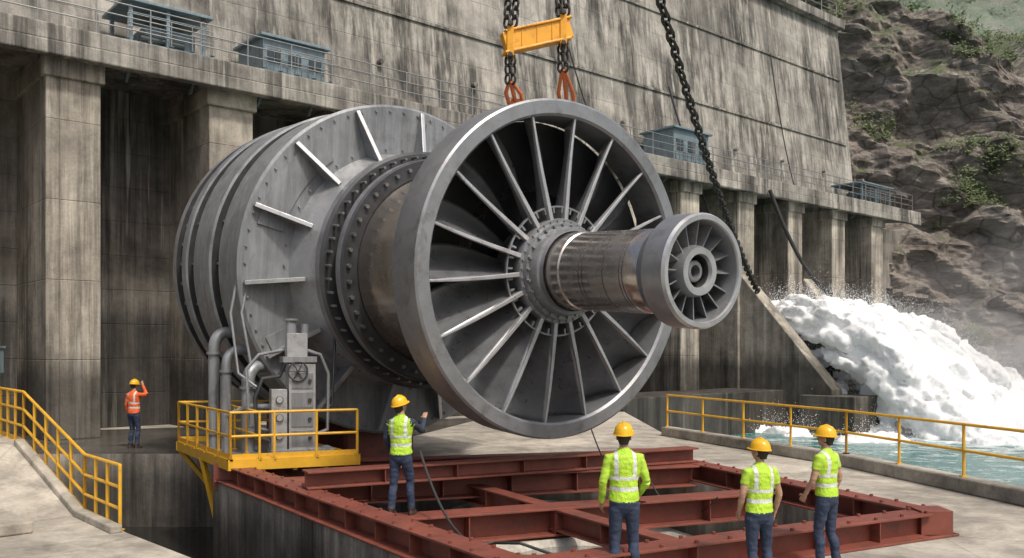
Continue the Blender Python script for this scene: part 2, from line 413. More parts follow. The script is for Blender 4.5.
def gatehouse(name,u0,u1,z,h,open_=False,depth=2.0,v=-.1):
    e=empty(name); e.parent=None
    e.matrix_world=Matrix.Translation((-13.6,27,0))@Matrix.Rotation(ang,4,'Z')
    g=MB(); W=u1-u0; uc=(u0+u1)/2
    g.box((uc,v+depth/2,z+.12),(W+.3,depth+.2,.12))
    if open_:
        for a in (u0+.08,uc,u1-.08):
            for b in (v+.08,v+depth-.08): g.box((a,b,z+h/2+.1),(.12,.12,h))
        g.box((uc,v+depth/2,z+h+.15),(W+.35,depth+.3,.1))
        g.box((uc+W*.1,v+depth/2+.1,z+.55),(W*.65,depth*.6,.8),0)
        g.cyl((u0+.5,v+.5,z+.45),(u1-.6,v+.5,z+.45),.17,14,1)
        for a in (z+.75,z+1.1): g.beam((u0,v+.03,a),(u1,v+.03,a),.04,.04)
    else:
        g.box((uc,v+depth/2,z+.18+h/2),(W,depth,h))
        g.box((uc,v+depth/2,z+h+.22),(W+.3,depth+.35,.1))
        g.cyl((u0+.6,v+.9,z+h+.25),(u0+.6,v+.9,z+h+.5),.16,12,0); g.box((u1-.7,v+1,z+h+.4),(.5,.5,.3))
        nw=3
        for i in range(nw):
            a=u0+W*(i+.5)/nw
            g.box((a,v-.005,z+h*.62),(W/nw*.62,.05,h*.38),1)
            g.beam((a,v-.035,z+h*.43),(a,v-.035,z+h*.81),.03,.03)
        for i in range(9): g.box((u0+W*(i+.5)/9,v-.01,z+h*.22),(.03,.04,h*.32))
    for a in (u0+.2,u1-.2): g.beam((a,v+.05,z+.05),(a,v+.9,z-.9),.1,.1)
    g.build('body',[m_blue,m_glass],e,smooth=False,bevel=.015)
    railing('handrail',[(u0-.1,v-.25,z+.15),(u1+.1,v-.25,z+.15)],m_rail,.8,.7,.018,(1,.5),0,e)
gatehouse('gate_hoist_platform',2.0,4.5,12.25,1.3,True)
gatehouse('gate_control_cabin',6.5,8.9,12.25,1.15,False)
gatehouse('gate_control_cabin',28.8,31.7,12.25,1.6,False)
gatehouse('gate_hoist_platform',48.0,51.8,12.25,1.2,True)

# ------------------------------------------------------------ red frame
g=MB(); T=.35
z=V((0,0,1))
def at(a,b,f): return a+(b-a)*f
for a,b in ((Lc,Fc),(Fc,Rc),(Rc,Bc),(Bc,Lc)):
    dd=(b-a).normalized()*.21
    g.ibeam(a+z*T+dd,b+z*T-dd,.42,.5,0,stiff=1.0)
    g.beam(a+z*(.02)-dd*1.2,b+z*(.02)+dd*1.2,.6,.03)
for f,t,w_,dz in ((.40,.17,.55,.45),(.70,.345,.6,.42),(.88,.16,.3,.4)):
    a=at(Fc,Lc,f); b=at(Rc,Bc,f); dd=(b-a).normalized()*.22
    g.ibeam(a+z*t+dd,b+z*t-dd,w_,dz,0,stiff=1.3)
a=at(Lc,Bc,.42)+z*.145; b=at(Fc,Rc,.42)+z*.145; g.ibeam(a,b,.3,.35,0)
a=at(Fc,Lc,.60)+z*.66; b=at(Rc,Bc,.74)+z*.66; g.ibeam(a,b,.40,.30,0)
for c in (Lc,Fc,Rc,Bc): g.box(c+z*.1,(.46,.46,.56))
g.build('steel_support_frame',[m_red],smooth=False,bevel=.006)
bo=MB()
for a,b in ((Fc,Rc),(Lc,Fc),(Rc,Bc)):
    L=(b-a).length
    for i in range(int(L/.5)):
        c=at(a,b,(i+.5)/int(L/.5))+z*T; s=(b-a).normalized().cross(z)*.15
        for q in (s,-s): bo.cyl(c+q,c+q+z*.035,.028,6)
bo.build('frame_bolts',[m_red],bpy.data.objects['steel_support_frame'],smooth=False)

# ------------------------------------------------------------ turbine
tau=R(4.0)
TX=.93
tb=empty('hydro_turbine',(TX,16.5,4.14),(0,tau,R(-54)))
def bolts(mb,x,r,n,s=.05,L=.06,m=0,off=0):
    for k in range(n):
        a=2*math.pi*(k+off)/n; c=V((x,r*math.cos(a),r*math.sin(a))); mb.cyl(c,c+V((L,0,0)),s,6,m)
g=MB()
g.lathe([(.0,3.06),(-.03,3.1),(-.78,3.1),(-.84,3.06),(-.86,2.86),(-.80,2.80),(-.05,2.80),(0,2.84)],160,0,True,mats=[1,0,0,0,0,0,1,1])
g.build('runner_rim',[m_steel,m_steel],tb)
NB=18
g=MB(); sp=MB()
for k in range(NB):
    a0=2*math.pi*(k+.3)/NB
    rows=[]
    nr,nc=16,14
    for i in range(nr+1):
        fr=i/nr; r=.80+(2.83-.80)*fr
        for j in range(nc+1):
            q=j/nc
            x=-.08-(.74-.05*(1-fr))*math.sin(q*math.pi/2)
            a=a0-(.29-.09*fr)*(q**1.5)-.07*math.sin(math.pi*fr)*q
            rows.append(V((x,r*math.cos(a),r*math.sin(a))))
    fs=[]
    for i in range(nr):
        for j in range(nc):
            o=i*(nc+1)+j; fs.append((o,o+1,o+nc+2,o+nc+1))
    g.add(rows,fs)
    # leading-edge bar, very slightly swept
    prev=None
    bar=[]
    for i in range(9):
        fr=i/8; r=.72+(2.84-.72)*fr; a=a0+.012*math.sin(math.pi*fr)
        w_=.045-.024*fr; d_=.06-.03*fr
        rad=V((0,math.cos(a),math.sin(a))); tan=V((0,-math.sin(a),math.cos(a))); c=rad*r+V((-.09,0,0)); X_=V((1,0,0))
        bar+=[c-X_*d_-tan*w_,c+X_*d_-tan*w_,c+X_*d_+tan*w_,c-X_*d_+tan*w_]
    fs=[(3,2,1,0),(32,33,34,35)]
    for i in range(8):
        for e_ in range(4): fs.append((i*4+e_,i*4+(e_+1)%4,i*4+4+(e_+1)%4,i*4+4+e_))
    sp.add(bar,fs)
g.build('runner_blades',[m_blade],tb,smooth=True,angle=60,solid=.03)
sp.build('spokes',[m_steel_l],tb,smooth=False,bevel=.010)
g=MB()
g.lathe([(-.88,2.8),(-.95,2.3),(-1.15,1.5),(-1.2,.3)],96,0)
g.build('runner_back_plate',[m_dark],tb)  # dark plate colour puts shade into the gaps between blades
g=MB()
g.lathe([(-.9,.2),(-.9,.88),(-.25,.88),(-.2,.96),(-.06,.97),(-.02,.95),(-.02,.90),(.06,.88),(.06,.82),(.2,.80),(.24,.78),(.24,.72),(.34,.72)],96,0)
bolts(g,-.02,.925,36,.02,.03); bolts(g,.06,.85,26,.03,.05)
g.build('runner_hub',[m_steel],tb)
g=MB()
for k in range(NB*2):
    a=2*math.pi*k/(NB*2); rad=V((0,math.cos(a),math.sin(a))); tan=V((0,-math.sin(a),math.cos(a)))
    g.box(V((-.12,0,0))+rad*1.12,(.06,.10,.035),0,Matrix((V((1,0,0)),rad,tan)).transposed())
g.lathe([(-.15,1.20),(-.15,1.17),(-.10,1.17),(-.10,1.20)],96,0,True)
g.build('hub_collar',[m_steel],tb,smooth=False)
g=MB()
pr=[(.30,.30),(.30,.68),(.34,.70),(.70,.70),(.72,.675),(.76,.675),(.78,.69)]
for s0 in (1.25,1.33,1.85,2.25,2.32): pr+=[(s0-.012,.69),(s0-.01,.672),(s0+.01,.672),(s0+.012,.69)]
pr+=[(2.75,.69),(2.78,.67)]
g.lathe(pr,128,0)
g.build('main_shaft',[m_shaft],tb)
g=MB()
g.lathe([(2.66,.66),(2.70,.74),(2.80,.76),(2.92,.85),(2.96,.89),(3.38,.89),(3.43,.86),(3.43,.79),(3.40,.775),(2.92,.76),(2.90,.70),(2.90,.1)],128,0,mats=[0,0,0,0,0,1,1,1,0,0,2])  # dark faces inside the hollow paint in its shade
g.lathe([(2.90,.42),(3.26,.40),(3.34,.37),(3.34,.27),(3.28,.25),(2.95,.25),(2.95,.0)],64,0,mats=[0,0,1,1,2,2])
g.lathe([(3.0,.17),(3.22,.17),(3.24,.15),(3.24,.10),(2.95,.10)],32,0)
for k in range(16):
    a=2*math.pi*k/16; b=a+.25
    c0=V((2.92,.39*math.cos(b),.39*math.sin(b))); c1=V((2.92,.765*math.cos(a+.2),.765*math.sin(a+.2)))
    d0=V((3.22,.39*math.cos(a),.39*math.sin(a))); d1=V((3.26,.775*math.cos(a),.775*math.sin(a)))
    t=V((0,-math.sin(a),math.cos(a)))*.010
    g.add([c0-t,c1-t,d1-t,d0-t,c0+t,c1+t,d1+t,d0+t],[(0,1,2,3),(7,6,5,4),(0,4,5,1),(1,5,6,2),(2,6,7,3),(3,7,4,0)],0)
g.build('shaft_end_flange',[m_steel,m_steel_l,m_dark],tb,angle=30)
g=MB()
g.lathe([(-.88,1.5),(-1.4,1.75),(-1.4,2.05),(-1.65,2.08),(-1.68,2.0),(-2.6,2.0),(-2.62,1.97),(-2.66,1.97),(-2.68,2.0),(-3.9,2.0),(-4.2,2.1)],120,0)
g.build('bearing_drum',[m_drum],tb)
g=MB()
g.lathe([(-4.15,2.1),(-4.15,2.42),(-4.2,2.46),(-4.42,2.46),(-4.46,2.40),(-4.46,2.25),(-4.7,2.25),(-4.72,2.6),(-4.78,2.66),(-5.0,2.66),(-5.06,2.6),(-5.06,2.5),(-5.5,2.55),(-6.2,2.75)],140,0,mats=[1,1,0,0,2,2,1,1,0,0,0,3,3])
bolts(g,-4.15,2.30,44,.045,.07,4); bolts(g,-4.72,2.53,56,.03,.22,4)
g.build('cover_flange',[m_steel,m_dark,m_black,m_steel_l,m_bolt],tb)  # black faces paint in the shade between the two flanges
g=MB()
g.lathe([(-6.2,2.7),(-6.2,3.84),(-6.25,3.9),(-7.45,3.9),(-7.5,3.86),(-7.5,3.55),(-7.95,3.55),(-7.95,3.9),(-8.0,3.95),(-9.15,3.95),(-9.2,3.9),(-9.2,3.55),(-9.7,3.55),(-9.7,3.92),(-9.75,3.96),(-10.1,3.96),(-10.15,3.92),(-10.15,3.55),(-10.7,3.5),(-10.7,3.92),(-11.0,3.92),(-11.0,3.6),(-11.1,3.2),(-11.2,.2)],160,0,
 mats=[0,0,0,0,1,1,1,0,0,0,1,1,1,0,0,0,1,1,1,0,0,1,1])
g.build('generator_casing',[m_case,m_dark],tb)  # dark groove faces paint in the shade between the rims
g=MB()
for k in range(48):
    a=2*math.pi*k/48; rad=V((0,math.cos(a),math.sin(a))); tan=V((0,-math.sin(a),math.cos(a)))
    rot=Matrix((V((1,0,0)),rad,tan)).transposed()
    g.box(V((-10.42,0,0))+rad*3.68,(.52,.3,.08),0,rot)
    if k%2==0: g.box(V((-9.45,0,0))+rad*3.70,(.48,.26,.05),0,rot); g.box(V((-7.72,0,0))+rad*3.68,(.42,.22,.05),0,rot)
g.build('casing_fins',[m_steel],tb,smooth=False)
g=MB()
for k in range(14):
    a=2*math.pi*(k+.25)/14; rad=V((0,math.cos(a),math.sin(a))); tan=V((0,-math.sin(a),math.cos(a)))
    rot=Matrix((V((1,0,0)),rad,tan)).transposed()
    vs=[]
    for t in (-.02,.02): vs+=[rot@V(p) for p in ((-6.19,2.6,t),(-6.19,3.8,t),(-6.08,3.8,t),(-5.65,2.6,t))]
    g.add(vs,[(0,1,2,3),(7,6,5,4),(0,4,5,1),(1,5,6,2),(2,6,7,3),(3,7,4,0)])
    g.box(rot@V((-5.865,3.2,0)),(.04,1.27,.09),1,rot@Matrix.Rotation(R(20),3,'Z'))
g.build('casing_ribs',[m_case,m_steel_l],tb,smooth=False,bevel=.006)
g=MB(); bolts(g,-6.2,3.74,64,.03,.04); bolts(g,-6.2,2.86,40,.03,.05)
g.build('casing_bolts',[m_case],tb,smooth=False)
g=MB()
for a0,a1,r0,r1,dx in ((.5,1.4,2.95,3.62,.03),(2.2,2.9,3.0,3.6,.04),(3.6,4.5,2.95,3.62,.03),(5.2,5.9,3.0,3.6,.04)):
    n=14; vs=[]
    for i in range(n+1):
        a=a0+(a1-a0)*i/n
        for x in (-6.198,-6.198+dx):
            for r in (r0,r1): vs.append(V((x,r*math.cos(a),r*math.sin(a))))
    fs=[]
    for i in range(n):
        o=i*4; fs+=[(o,o+4,o+5,o+1),(o+2,o+3,o+7,o+6),(o,o+2,o+6,o+4),(o+1,o+5,o+7,o+3)]
    fs+=[(0,1,3,2),(n*4,n*4+2,n*4+3,n*4+1)]
    g.add(vs,fs)
g.build('inspection_covers',[m_case],tb,smooth=False)
g=MB()
ax=V((math.sin(R(36)),-math.cos(R(36)),0)); sdv=V((math.cos(R(36)),math.sin(R(36)),0))
for s,hw in ((-7.2,.9),(-8.6,1.5),(-9.92,1.8)):
    c=V((TX,16.5,0))+ax*s; zc=4.14-s*math.sin(tau)
    pts=[]
    for i in range(17):
        t=-hw+2*hw*i/16; rr=3.97; pts.append((t,zc-math.sqrt(rr*rr-t*t)))
    vs=[]
    for dx in (-.12,.12):
        for t,zt in pts: vs.append(c+sdv*t+ax*dx+V((0,0,zt)))
        for t,zt in pts: vs.append(c+sdv*t+ax*dx+V((0,0,.02)))
    n=17; fs=[]
    for i in range(n-1):
        fs+=[(i,i+1,n+i+1,n+i),(2*n+i,3*n+i,3*n+i+1,2*n+i+1),(i,2*n+i,2*n+i+1,i+1)]
    fs+=[(0,n,3*n,2*n),(n-1,3*n-1,4*n-1,2*n-1)]
    g.add(vs,fs)
g.build('casing_cradle',[m_red],smooth=False)

# ------------------------------------------------------------ crane lifting gear
def chain(mb,a,b,L=.16,r=.018,w=.045,m=0):
    a,b=V(a),V(b); d=(b-a); T_=d.length; d.normalize(); n=max(2,int(T_/(L*.72)))
    s=d.orthogonal().normalized(); t=d.cross(s)
    for i in range(n):
        c=a+d*(T_*(i+.5)/n); side=s if i%2 else t; pts=[]
        for k in range(13):
            an=2*math.pi*k/12; pts.append(c+d*(math.cos(an)*L*.5)+side*(math.sin(an)*w*(1.15)))
        mb.tube(pts,r,6,m,cap=False)
cr=empty('crane_lifting_beam')
bc=P(537,36,16.3)
bd=V((1.0,.30,.32)).normalized()
g=MB(); hb=.66
g.beam(bc-bd*hb,bc+bd*hb,.18,.34); g.beam(bc-bd*hb+V((0,0,.19)),bc+bd*hb+V((0,0,.19)),.26,.04); g.beam(bc-bd*hb-V((0,0,.19)),bc+bd*hb-V((0,0,.19)),.26,.04)
for q in (-.5,.5):
    c=bc+bd*q*1.05
    g.box(c-V((0,0,.02)),(.12,.28,.54)); g.cyl(c+V((0,-.2,-.28)),c+V((0,.2,-.28)),.045,12,1); g.cyl(c+V((0,-.2,.28)),c+V((0,.2,.28)),.045,12,1)
for q in (-.3,0,.3): g.beam(bc+bd*q+V((0,-.10,-.15)),bc+bd*q+V((0,-.10,.15)),.02,.02)
g.build('spreader_beam',[m_cyel,m_chain],cr,smooth=False,bevel=.012)
g=MB(); hk=bc+V((.0,.1,9))
for q in (-.5,.5):
    c=bc+bd*q*1.05
    for o in (-.07,.07):
        chain(g,c+V((o,0,.28)),V((c.x*.6+hk.x*.4+o,c.y,c.z+3.2)),.22,.026,.058)
        chain(g,c+V((o*.7,0,-.75)),c+V((o*.7,0,-.26)),.18,.025,.05)
    chain(g,V((c.x*.6+hk.x*.4,c.y,c.z+3.2)),hk,.26,.034,.075)
g.build('lifting_chains',[m_chain],cr)
g=MB()
g.box(hk+V((0,0,.4)),(.5,.4,.9)); g.cyl(hk+V((0,-.25,.5)),hk+V((0,.25,.5)),.3,20)
for o in(-.12,.12): g.cyl(hk+V((o,0,.8)),hk+V((o,0,30)),.02,8)
g.build('hook_block',[m_cyel],cr,smooth=False)
g=MB()
topw=V((TX,16.5,4.14))-ax*.43+V((0,0,3.1))
for q,dz in ((-.5,-.0),(.5,.0)):
    c=bc+bd*q*1.05+V((0,0,-.72))
    e=V((topw.x+q*1.0-.1,topw.y+q*.7,topw.z-.02))
    for o in (-.08,0,.08):
        e2=e+V((o*1.6,o*.8,-.05*abs(q)))
        g.tube([c+V((o*.3,0,0)),(c+e2)/2+V((o*.9,0,0)),e2],[.03,.038,.038],8)
    g.box(e+V((0,0,.0)),(.2,.16,.12))
g.build('slings',[m_sling],cr)
g=MB()
a0=P(657,-12,27); b0=P(758,292,46)
pts=sag(a0,b0,.8,6)
ext=a0+(a0-b0).normalized()*14+V((0,0,6))
for p,q in zip([ext]+pts,pts): chain(g,p,q,.48,.055,.115)
g.build('heavy_chain',[m_chain])

# ------------------------------------------------------------ yellow access platform + hydraulic unit
pf=empty('access_platform')
g=MB()
A,B,C,D=V((-8.0,21.6,.5)),V((-5.6,17.9,.5)),V((-3.25,18.9,.5)),V((-5.4,22.4,.5))
g.prism([p.xy for p in (A,B,C,D)],.42,.5,1)
for a,b in ((A,B),(B,C),(C,D),(D,A)):
    g.beam(a-z*.09,b-z*.09,.10,.22,0,ext=.1)
for f in (.25,.5,.75): g.beam(at(A,D,f)-z*.17,at(B,C,f)-z*.17,.08,.16)
for p in (A,at(A,B,.5)): 
    g.beam(p-z*.15,V((La.x,p.y-.3,-1.6))+V((0,0,0)),.1,.1)
for p in (D,): g.box((p.x,p.y,.16),(.12,.12,.34),0)
g.build('platform_deck',[m_yel,m_steel],pf,smooth=False)
railing('platform_railing',[D+V((-.3,-.2,0)),A,B,C],m_yel,.95,.9,.028,(1,.5),.12,pf)
railing('platform_railing_inner',[at(A,D,.3),at(B,C,.22)],m_yel,.95,1.1,.024,(1,.5),0,pf)

hu=empty('hydraulic_power_unit',(-4.55,19.15,.5),(0,0,R(22)))
g=MB()
g.box((.05,0,.95),(.55,.5,1.9)); g.box((-.42,-.02,.7),(.32,.42,1.35)); g.box((.05,0,.06),(1.3,.7,.12),1)
g.box((.0,0,2.0),(.7,.55,.12),1); g.box((-.05,-.05,2.3),(.42,.36,.5)); g.cyl((-.15,0,2.5),(-.15,0,2.82),.11,16,1); g.cyl((.14,0,2.5),(.14,0,2.75),.08,16,1)
g.cyl((-.15,0,2.82),(-.15,0,2.86),.15,16,1)
for i in range(4):
    zz=.35+i*.4; g.box((.05,-.262,zz),(.44,.02,.32),1); g.cyl((.2,-.27,zz),(.2,-.31,zz),.04,12,2)
for i in range(3):
    g.cyl((-.42,-.24,.4+i*.38),(-.42,-.28,.4+i*.38),.08,18,2); g.cyl((-.42,-.28,.4+i*.38),(-.42,-.285,.4+i*.38),.065,18,3)
g.tube([(-.6,-.1,.3),(-.85,-.1,.4),(-.9,-.1,1.2),(-.75,-.1,1.6),(-.4,-.1,1.65),(-.3,-.1,1.9)],.045,10,2)
g.tube([(-.6,.1,.5),(-1.0,.1,.6),(-1.05,.1,1.8),(-.8,.1,2.1),(-.3,.05,2.2)],.035,10,1)
g.tube([(.35,-.1,.4),(.6,-.1,.5),(.62,-.1,1.7),(.45,-.1,2.1),(.15,-.1,2.2)],.04,10,1)
g.tube([(.35,.15,.9),(.75,.15,1.0),(.8,.15,2.2),(.9,.6,2.9)],.03,10,2)
pts=[V((-.05+.2*math.cos(2*math.pi*k/20),-.3,1.75+.2*math.sin(2*math.pi*k/20))) for k in range(21)]
g.tube(pts,.018,6,2,cap=False)
for k in range(3):
    a=2*math.pi*k/6; g.cyl((-.05+.2*math.cos(a),-.3,1.75+.2*math.sin(a)),(-.05-.2*math.cos(a),-.3,1.75-.2*math.sin(a)),.012,6,2)
g.cyl((-.05,-.2,1.75),(-.05,-.34,1.75),.03,10,2)
g.build('cabinet_and_pipes',[m_steel_l,m_case,m_dark,m_steel_l],hu,bevel=.012)

pp=MB()
def bend(x,y,zb,zt,dx,dy,r,m=0):
    pts=[V((x,y,zb))]
    pts.append(V((x,y,zt-.35)))
    for k in range(1,7):
        a=math.pi/2*k/6; pts.append(V((x+dx*.35*(1-math.cos(a)),y+dy*.35*(1-math.cos(a)),zt-.35+.35*math.sin(a))))
    pts.append(V((x+dx*1.3,y+dy*1.3,zt)))
    pp.tube(pts,r,16,m)
    for zz in (zb+.3,zt-.5): pp.cyl((x,y,zz),(x,y,zz+.06),r*1.35,16,1)
bend(-6.75,20.4,.5,3.1,.6,.5,.13); bend(-6.35,20.0,.5,2.7,.6,.6,.11); bend(-5.75,19.6,.5,2.35,.5,.8,.14)
pp.tube([(-6.1,19.2,.5),(-6.1,19.2,1.3),(-5.6,19.1,1.5),(-5.0,19.1,1.5)],.06,10)
pp.tube([(-5.8,19.6,5.2),(-6.05,19.35,3.5),(-5.9,19.4,2.2),(-5.5,19.4,1.9)],.03,8)
pp.tube([(-5.6,19.6,5.0),(-5.8,19.3,3.5),(-5.6,19.3,2.4)],.03,8)
pp.build('service_pipes',[m_case,m_steel])

g=MB()
g.tube(sag((-1.45,14.2,1.1),(-.2,11.2,.3),.5)+[V((.1,10.9,.36)),V((.5,11.0,.2)),V((.9,11.6,-.4))],.02,8)
g.tube(sag((1.5,17,1.2),(2.2,14.8,.2),.35),.014,8)
g.tube(sag((2.5,17.3,.5),(3.5,15.3,.2),.6),.014,8)
g.tube(sag((4.8,16.6,.4),(3.4,13.2,-.2),.5),.018,8)
g.build('tag_line_cable',[m_cable])
g=MB()
c=V((-11.75,20.4,.7)); g.cyl(c,c+z*1.5,.05,10); g.box(c+z*1.75,(.34,.22,.55)); g.box(c+z*2.06,(.4,.3,.06)); g.box(c+V((0,-.12,1.78)),(.22,.02,.3))
g.build('junction_box',[m_blue],smooth=False,bevel=.01)

# ------------------------------------------------------------ whitewater
dirn=V((math.sin(ang),-math.cos(ang),0)); alo=V((math.cos(ang),math.sin(ang),0))
ex=V((-13.6,27,0))+alo*38.6+dirn*.3
g=MB()
rnd=random.Random(3)
Lj=12.0
def jet(q,lat,dz): return ex+dirn*(q*Lj)+alo*(lat+q*3.2)+V((0,0,5.2+1.9*q-9.4*q*q+dz))
for i in range(1100):
    q=rnd.random()**.9; wid=2.7+q*3.4; la=rnd.uniform(-1,1)*wid
    sc=.32+q*.6
    dz=rnd.uniform(-1.4-2.0*q,.2+.3*q) if i<700 else -rnd.uniform(0,6)*min(1,q*2.2)
    p=jet(q,la,dz); p.z=max(p.z,-1.6)
    rr=rnd.uniform(.45,1.0)*sc
    sl_=V((dirn.x*Lj,dirn.y*Lj,1.9-18.8*q)).normalized(); rot=sl_.to_track_quat('X','Z').to_matrix()
    g.ell(p,(rr*2.1,rr,rr*.8),8,0,rot)
for i in range(760):
    a=rnd.uniform(0,2*math.pi); rr=abs(rnd.gauss(0,1)); 
    p=V((land.x+4.5+math.cos(a)*rr*9,land.y+2.5+math.sin(a)*rr*3.6,-1.65+max(0,1.7-rr*.8)*rnd.random()**.7))
    s=rnd.uniform(.25,.85); g.ell(p,(s*1.5,s,s*.55),8)
tmp=g.build('tmp',[],smooth=False)
md=tmp.modifiers.new('r','REMESH'); md.mode='VOXEL'; md.voxel_size=.13
md=tmp.modifiers.new('s','SMOOTH'); md.iterations=3; md.factor=.5
dg=bpy.context.evaluated_depsgraph_get(); me=bpy.data.meshes.new_from_object(tmp.evaluated_get(dg)); bpy.data.objects.remove(tmp)
nrm=[v.normal.copy() for v in me.vertices]
for v,nn_ in zip(me.vertices,nrm):
    p=v.co; u_=p.dot(alo); f_=p.dot(dirn)
    q_=V((u_*1.9,f_*.45,p.z*.7))
    t=noise.fractal(q_*.9,1,2,4)*.24+noise.fractal(q_*3.5,1,2,3)*.20
    v.co=p+nn_*t
m_foam,nt,b=newmat('white_water')
vv=coords(nt); f=noi(nt,coords(nt,(1,1,.5)),1.2,6,.75,.5)
nt.links.new(ramp(nt,f,[(.28,(.80,.87,.88)),(.45,(.96,.97,.97))]),b.inputs['Base Color']); b.inputs['Roughness'].default_value=.9
b.inputs['Specular IOR Level'].default_value=.2
tr=N(nt,'ShaderNodeBsdfTranslucent'); tr.inputs['Color'].default_value=(.95,.97,.98,1)
ms=N(nt,'ShaderNodeMixShader'); ms.inputs[0].default_value=.25
nt.links.new(b.outputs[0],ms.inputs[1]); nt.links.new(tr.outputs[0],ms.inputs[2]); nt.links.new(ms.outputs[0],nt.nodes['Material Output'].inputs['Surface'])
bump(nt,b,noi(nt,coords(nt,(1,1,.6)),5,6,.8),.45,.1)
me.materials.append(m_foam); me.shade_smooth()
wo=bpy.data.objects.new('spillway_whitewater',me); scene.collection.objects.link(wo)
verts=[];faces=[]
def drop(p,s):
    o=len(verts); verts.extend([(p.x+s,p.y,p.z-s*.5),(p.x-s*.6,p.y+s,p.z-s*.5),(p.x-s*.6,p.y-s,p.z-s*.5),(p.x,p.y,p.z+s)])
    faces.extend([(o,o+1,o+2),(o,o+3,o+1),(o+1,o+3,o+2),(o+2,o+3,o)])
mv=me.vertices; nv_=len(mv)
for i in range(110000):
    k=rnd.randrange(nv_); v0=mv[k].co; n0=nrm[k]
    if n0.z<-.2: continue
    cl=noise.noise(v0*.6)+.35
    p=v0+n0*abs(rnd.gauss(0,.22+.38*max(0,cl)))+V((0,0,abs(rnd.gauss(0,.15+.42*max(0,cl)))))
    drop(p,rnd.uniform(.008,.024))
me2=bpy.data.meshes.new('spray_droplets'); me2.from_pydata(verts,[],faces); me2.materials.append(m_foam)
so2=bpy.data.objects.new('spray_droplets',me2); scene.collection.objects.link(so2)
mist=empty('spray_mist')
def mistmat(d):
    mm,nt,b=newmat('mist'); nt.nodes.remove(b); v_=nt.nodes.new('ShaderNodeVolumeScatter'); v_.inputs['Density'].default_value=d; v_.inputs['Color'].default_value=(1,1,1,1)
    nt.links.new(v_.outputs[0],nt.nodes['Material Output'].inputs['Volume']); return mm
mm1=mistmat(.06); mm2=mistmat(.09); mm3=mistmat(.018)
def blobmist(c,r,mt,seed):
    g=MB(); g.ell(c,r,48); ob=g.build('mist_puff',[mt],mist)
    for v in ob.data.vertices:
        dlt=v.co-V(c); v.co=V(c)+dlt*(1+.25*noise.fractal(V((dlt.x/r[0],dlt.y/r[1],dlt.z/r[2]))*2+V((seed,0,0)),1,2,4))
blobmist((land.x+8,land.y+5.5,.2),(13,6.5,3.4),mm1,1.3)
blobmist((land.x+9,land.y+4,-.3),(9,4.5,2.2),mm2,5.1)
blobmist((24,49.8,2.6),(4.8,4.0,2.8),mm1,9.7)
blobmist((40,54,4),(19,6.5,8),mm3,3.3)

# ------------------------------------------------------------ cliff + hill
m_rock,nt,b=newmat('cliff_rock'); v=coords(nt)
s=noi(nt,coords(nt,(.35,.35,1.9),(R(26),R(16),0)),.6,6,.7,.8)
c=ramp(nt,s,[(.3,(.135,.115,.10)),(.5,(.245,.21,.18)),(.68,(.38,.34,.30))])
c=mix(nt,1.0,c,ramp(nt,noi(nt,v,1.8,6,.75),[(.3,.55),(.6,1.1)]),'MULTIPLY')
c=mix(nt,ramp(nt,noi(nt,coords(nt,(1,1,.25)),.35,5,.6),[(.5,0.0),(.65,.6)]),c,(.33,.31,.28))
vo=N(nt,'ShaderNodeTexVoronoi',feature='DISTANCE_TO_EDGE'); vo.inputs['Scale'].default_value=.4
nt.links.new(coords(nt,(1,1,1.8),(.3,.5,0)),vo.inputs['Vector'])
c=mix(nt,1.0,c,ramp(nt,vo.outputs['Distance'],[(.0,.45),(.05,1.0)]),'MULTIPLY')
geo=N(nt,'ShaderNodeNewGeometry'); sx=N(nt,'ShaderNodeSeparateXYZ'); nt.links.new(geo.outputs['Normal'],sx.inputs[0])
sz=N(nt,'ShaderNodeSeparateXYZ'); nt.links.new(geo.outputs['Position'],sz.inputs[0])
veg=math_(nt,'ADD',math_(nt,'ADD',math_(nt,'MULTIPLY',sx.outputs[2],.40),math_(nt,'MULTIPLY',sz.outputs[2],.006)),noi(nt,v,.3,6,.7))
vm=ramp(nt,veg,[(.93,0.0),(1.04,1.0)])
gc=ramp(nt,noi(nt,v,3,6),[(.3,(.06,.085,.04)),(.7,(.14,.165,.08))])
c=mix(nt,vm,c,gc)
nt.links.new(c,b.inputs['Base Color']); b.inputs['Roughness'].default_value=.9
bump(nt,b,math_(nt,'ADD',noi(nt,v,2.5,6,.8),vo.outputs['Distance']),1.0,.25)
base=[(-.2,V((10,76,0))),(0,V((21,69,0))),(.15,V((29,67,0))),(.3,V((38,64,0))),(.5,V((50,62,0))),(.75,V((72,58,0))),(1.0,V((110,52,0)))]
def bpt(a):
    for (a0,p0),(a1,p1) in zip(base,base[1:]):
        if a<=a1: 
            t=(a-a0)/(a1-a0); return p0+(p1-p0)*t
    return base[-1][1]
na,nh=330,190
vs=[];fs=[]; cliffpts=[]
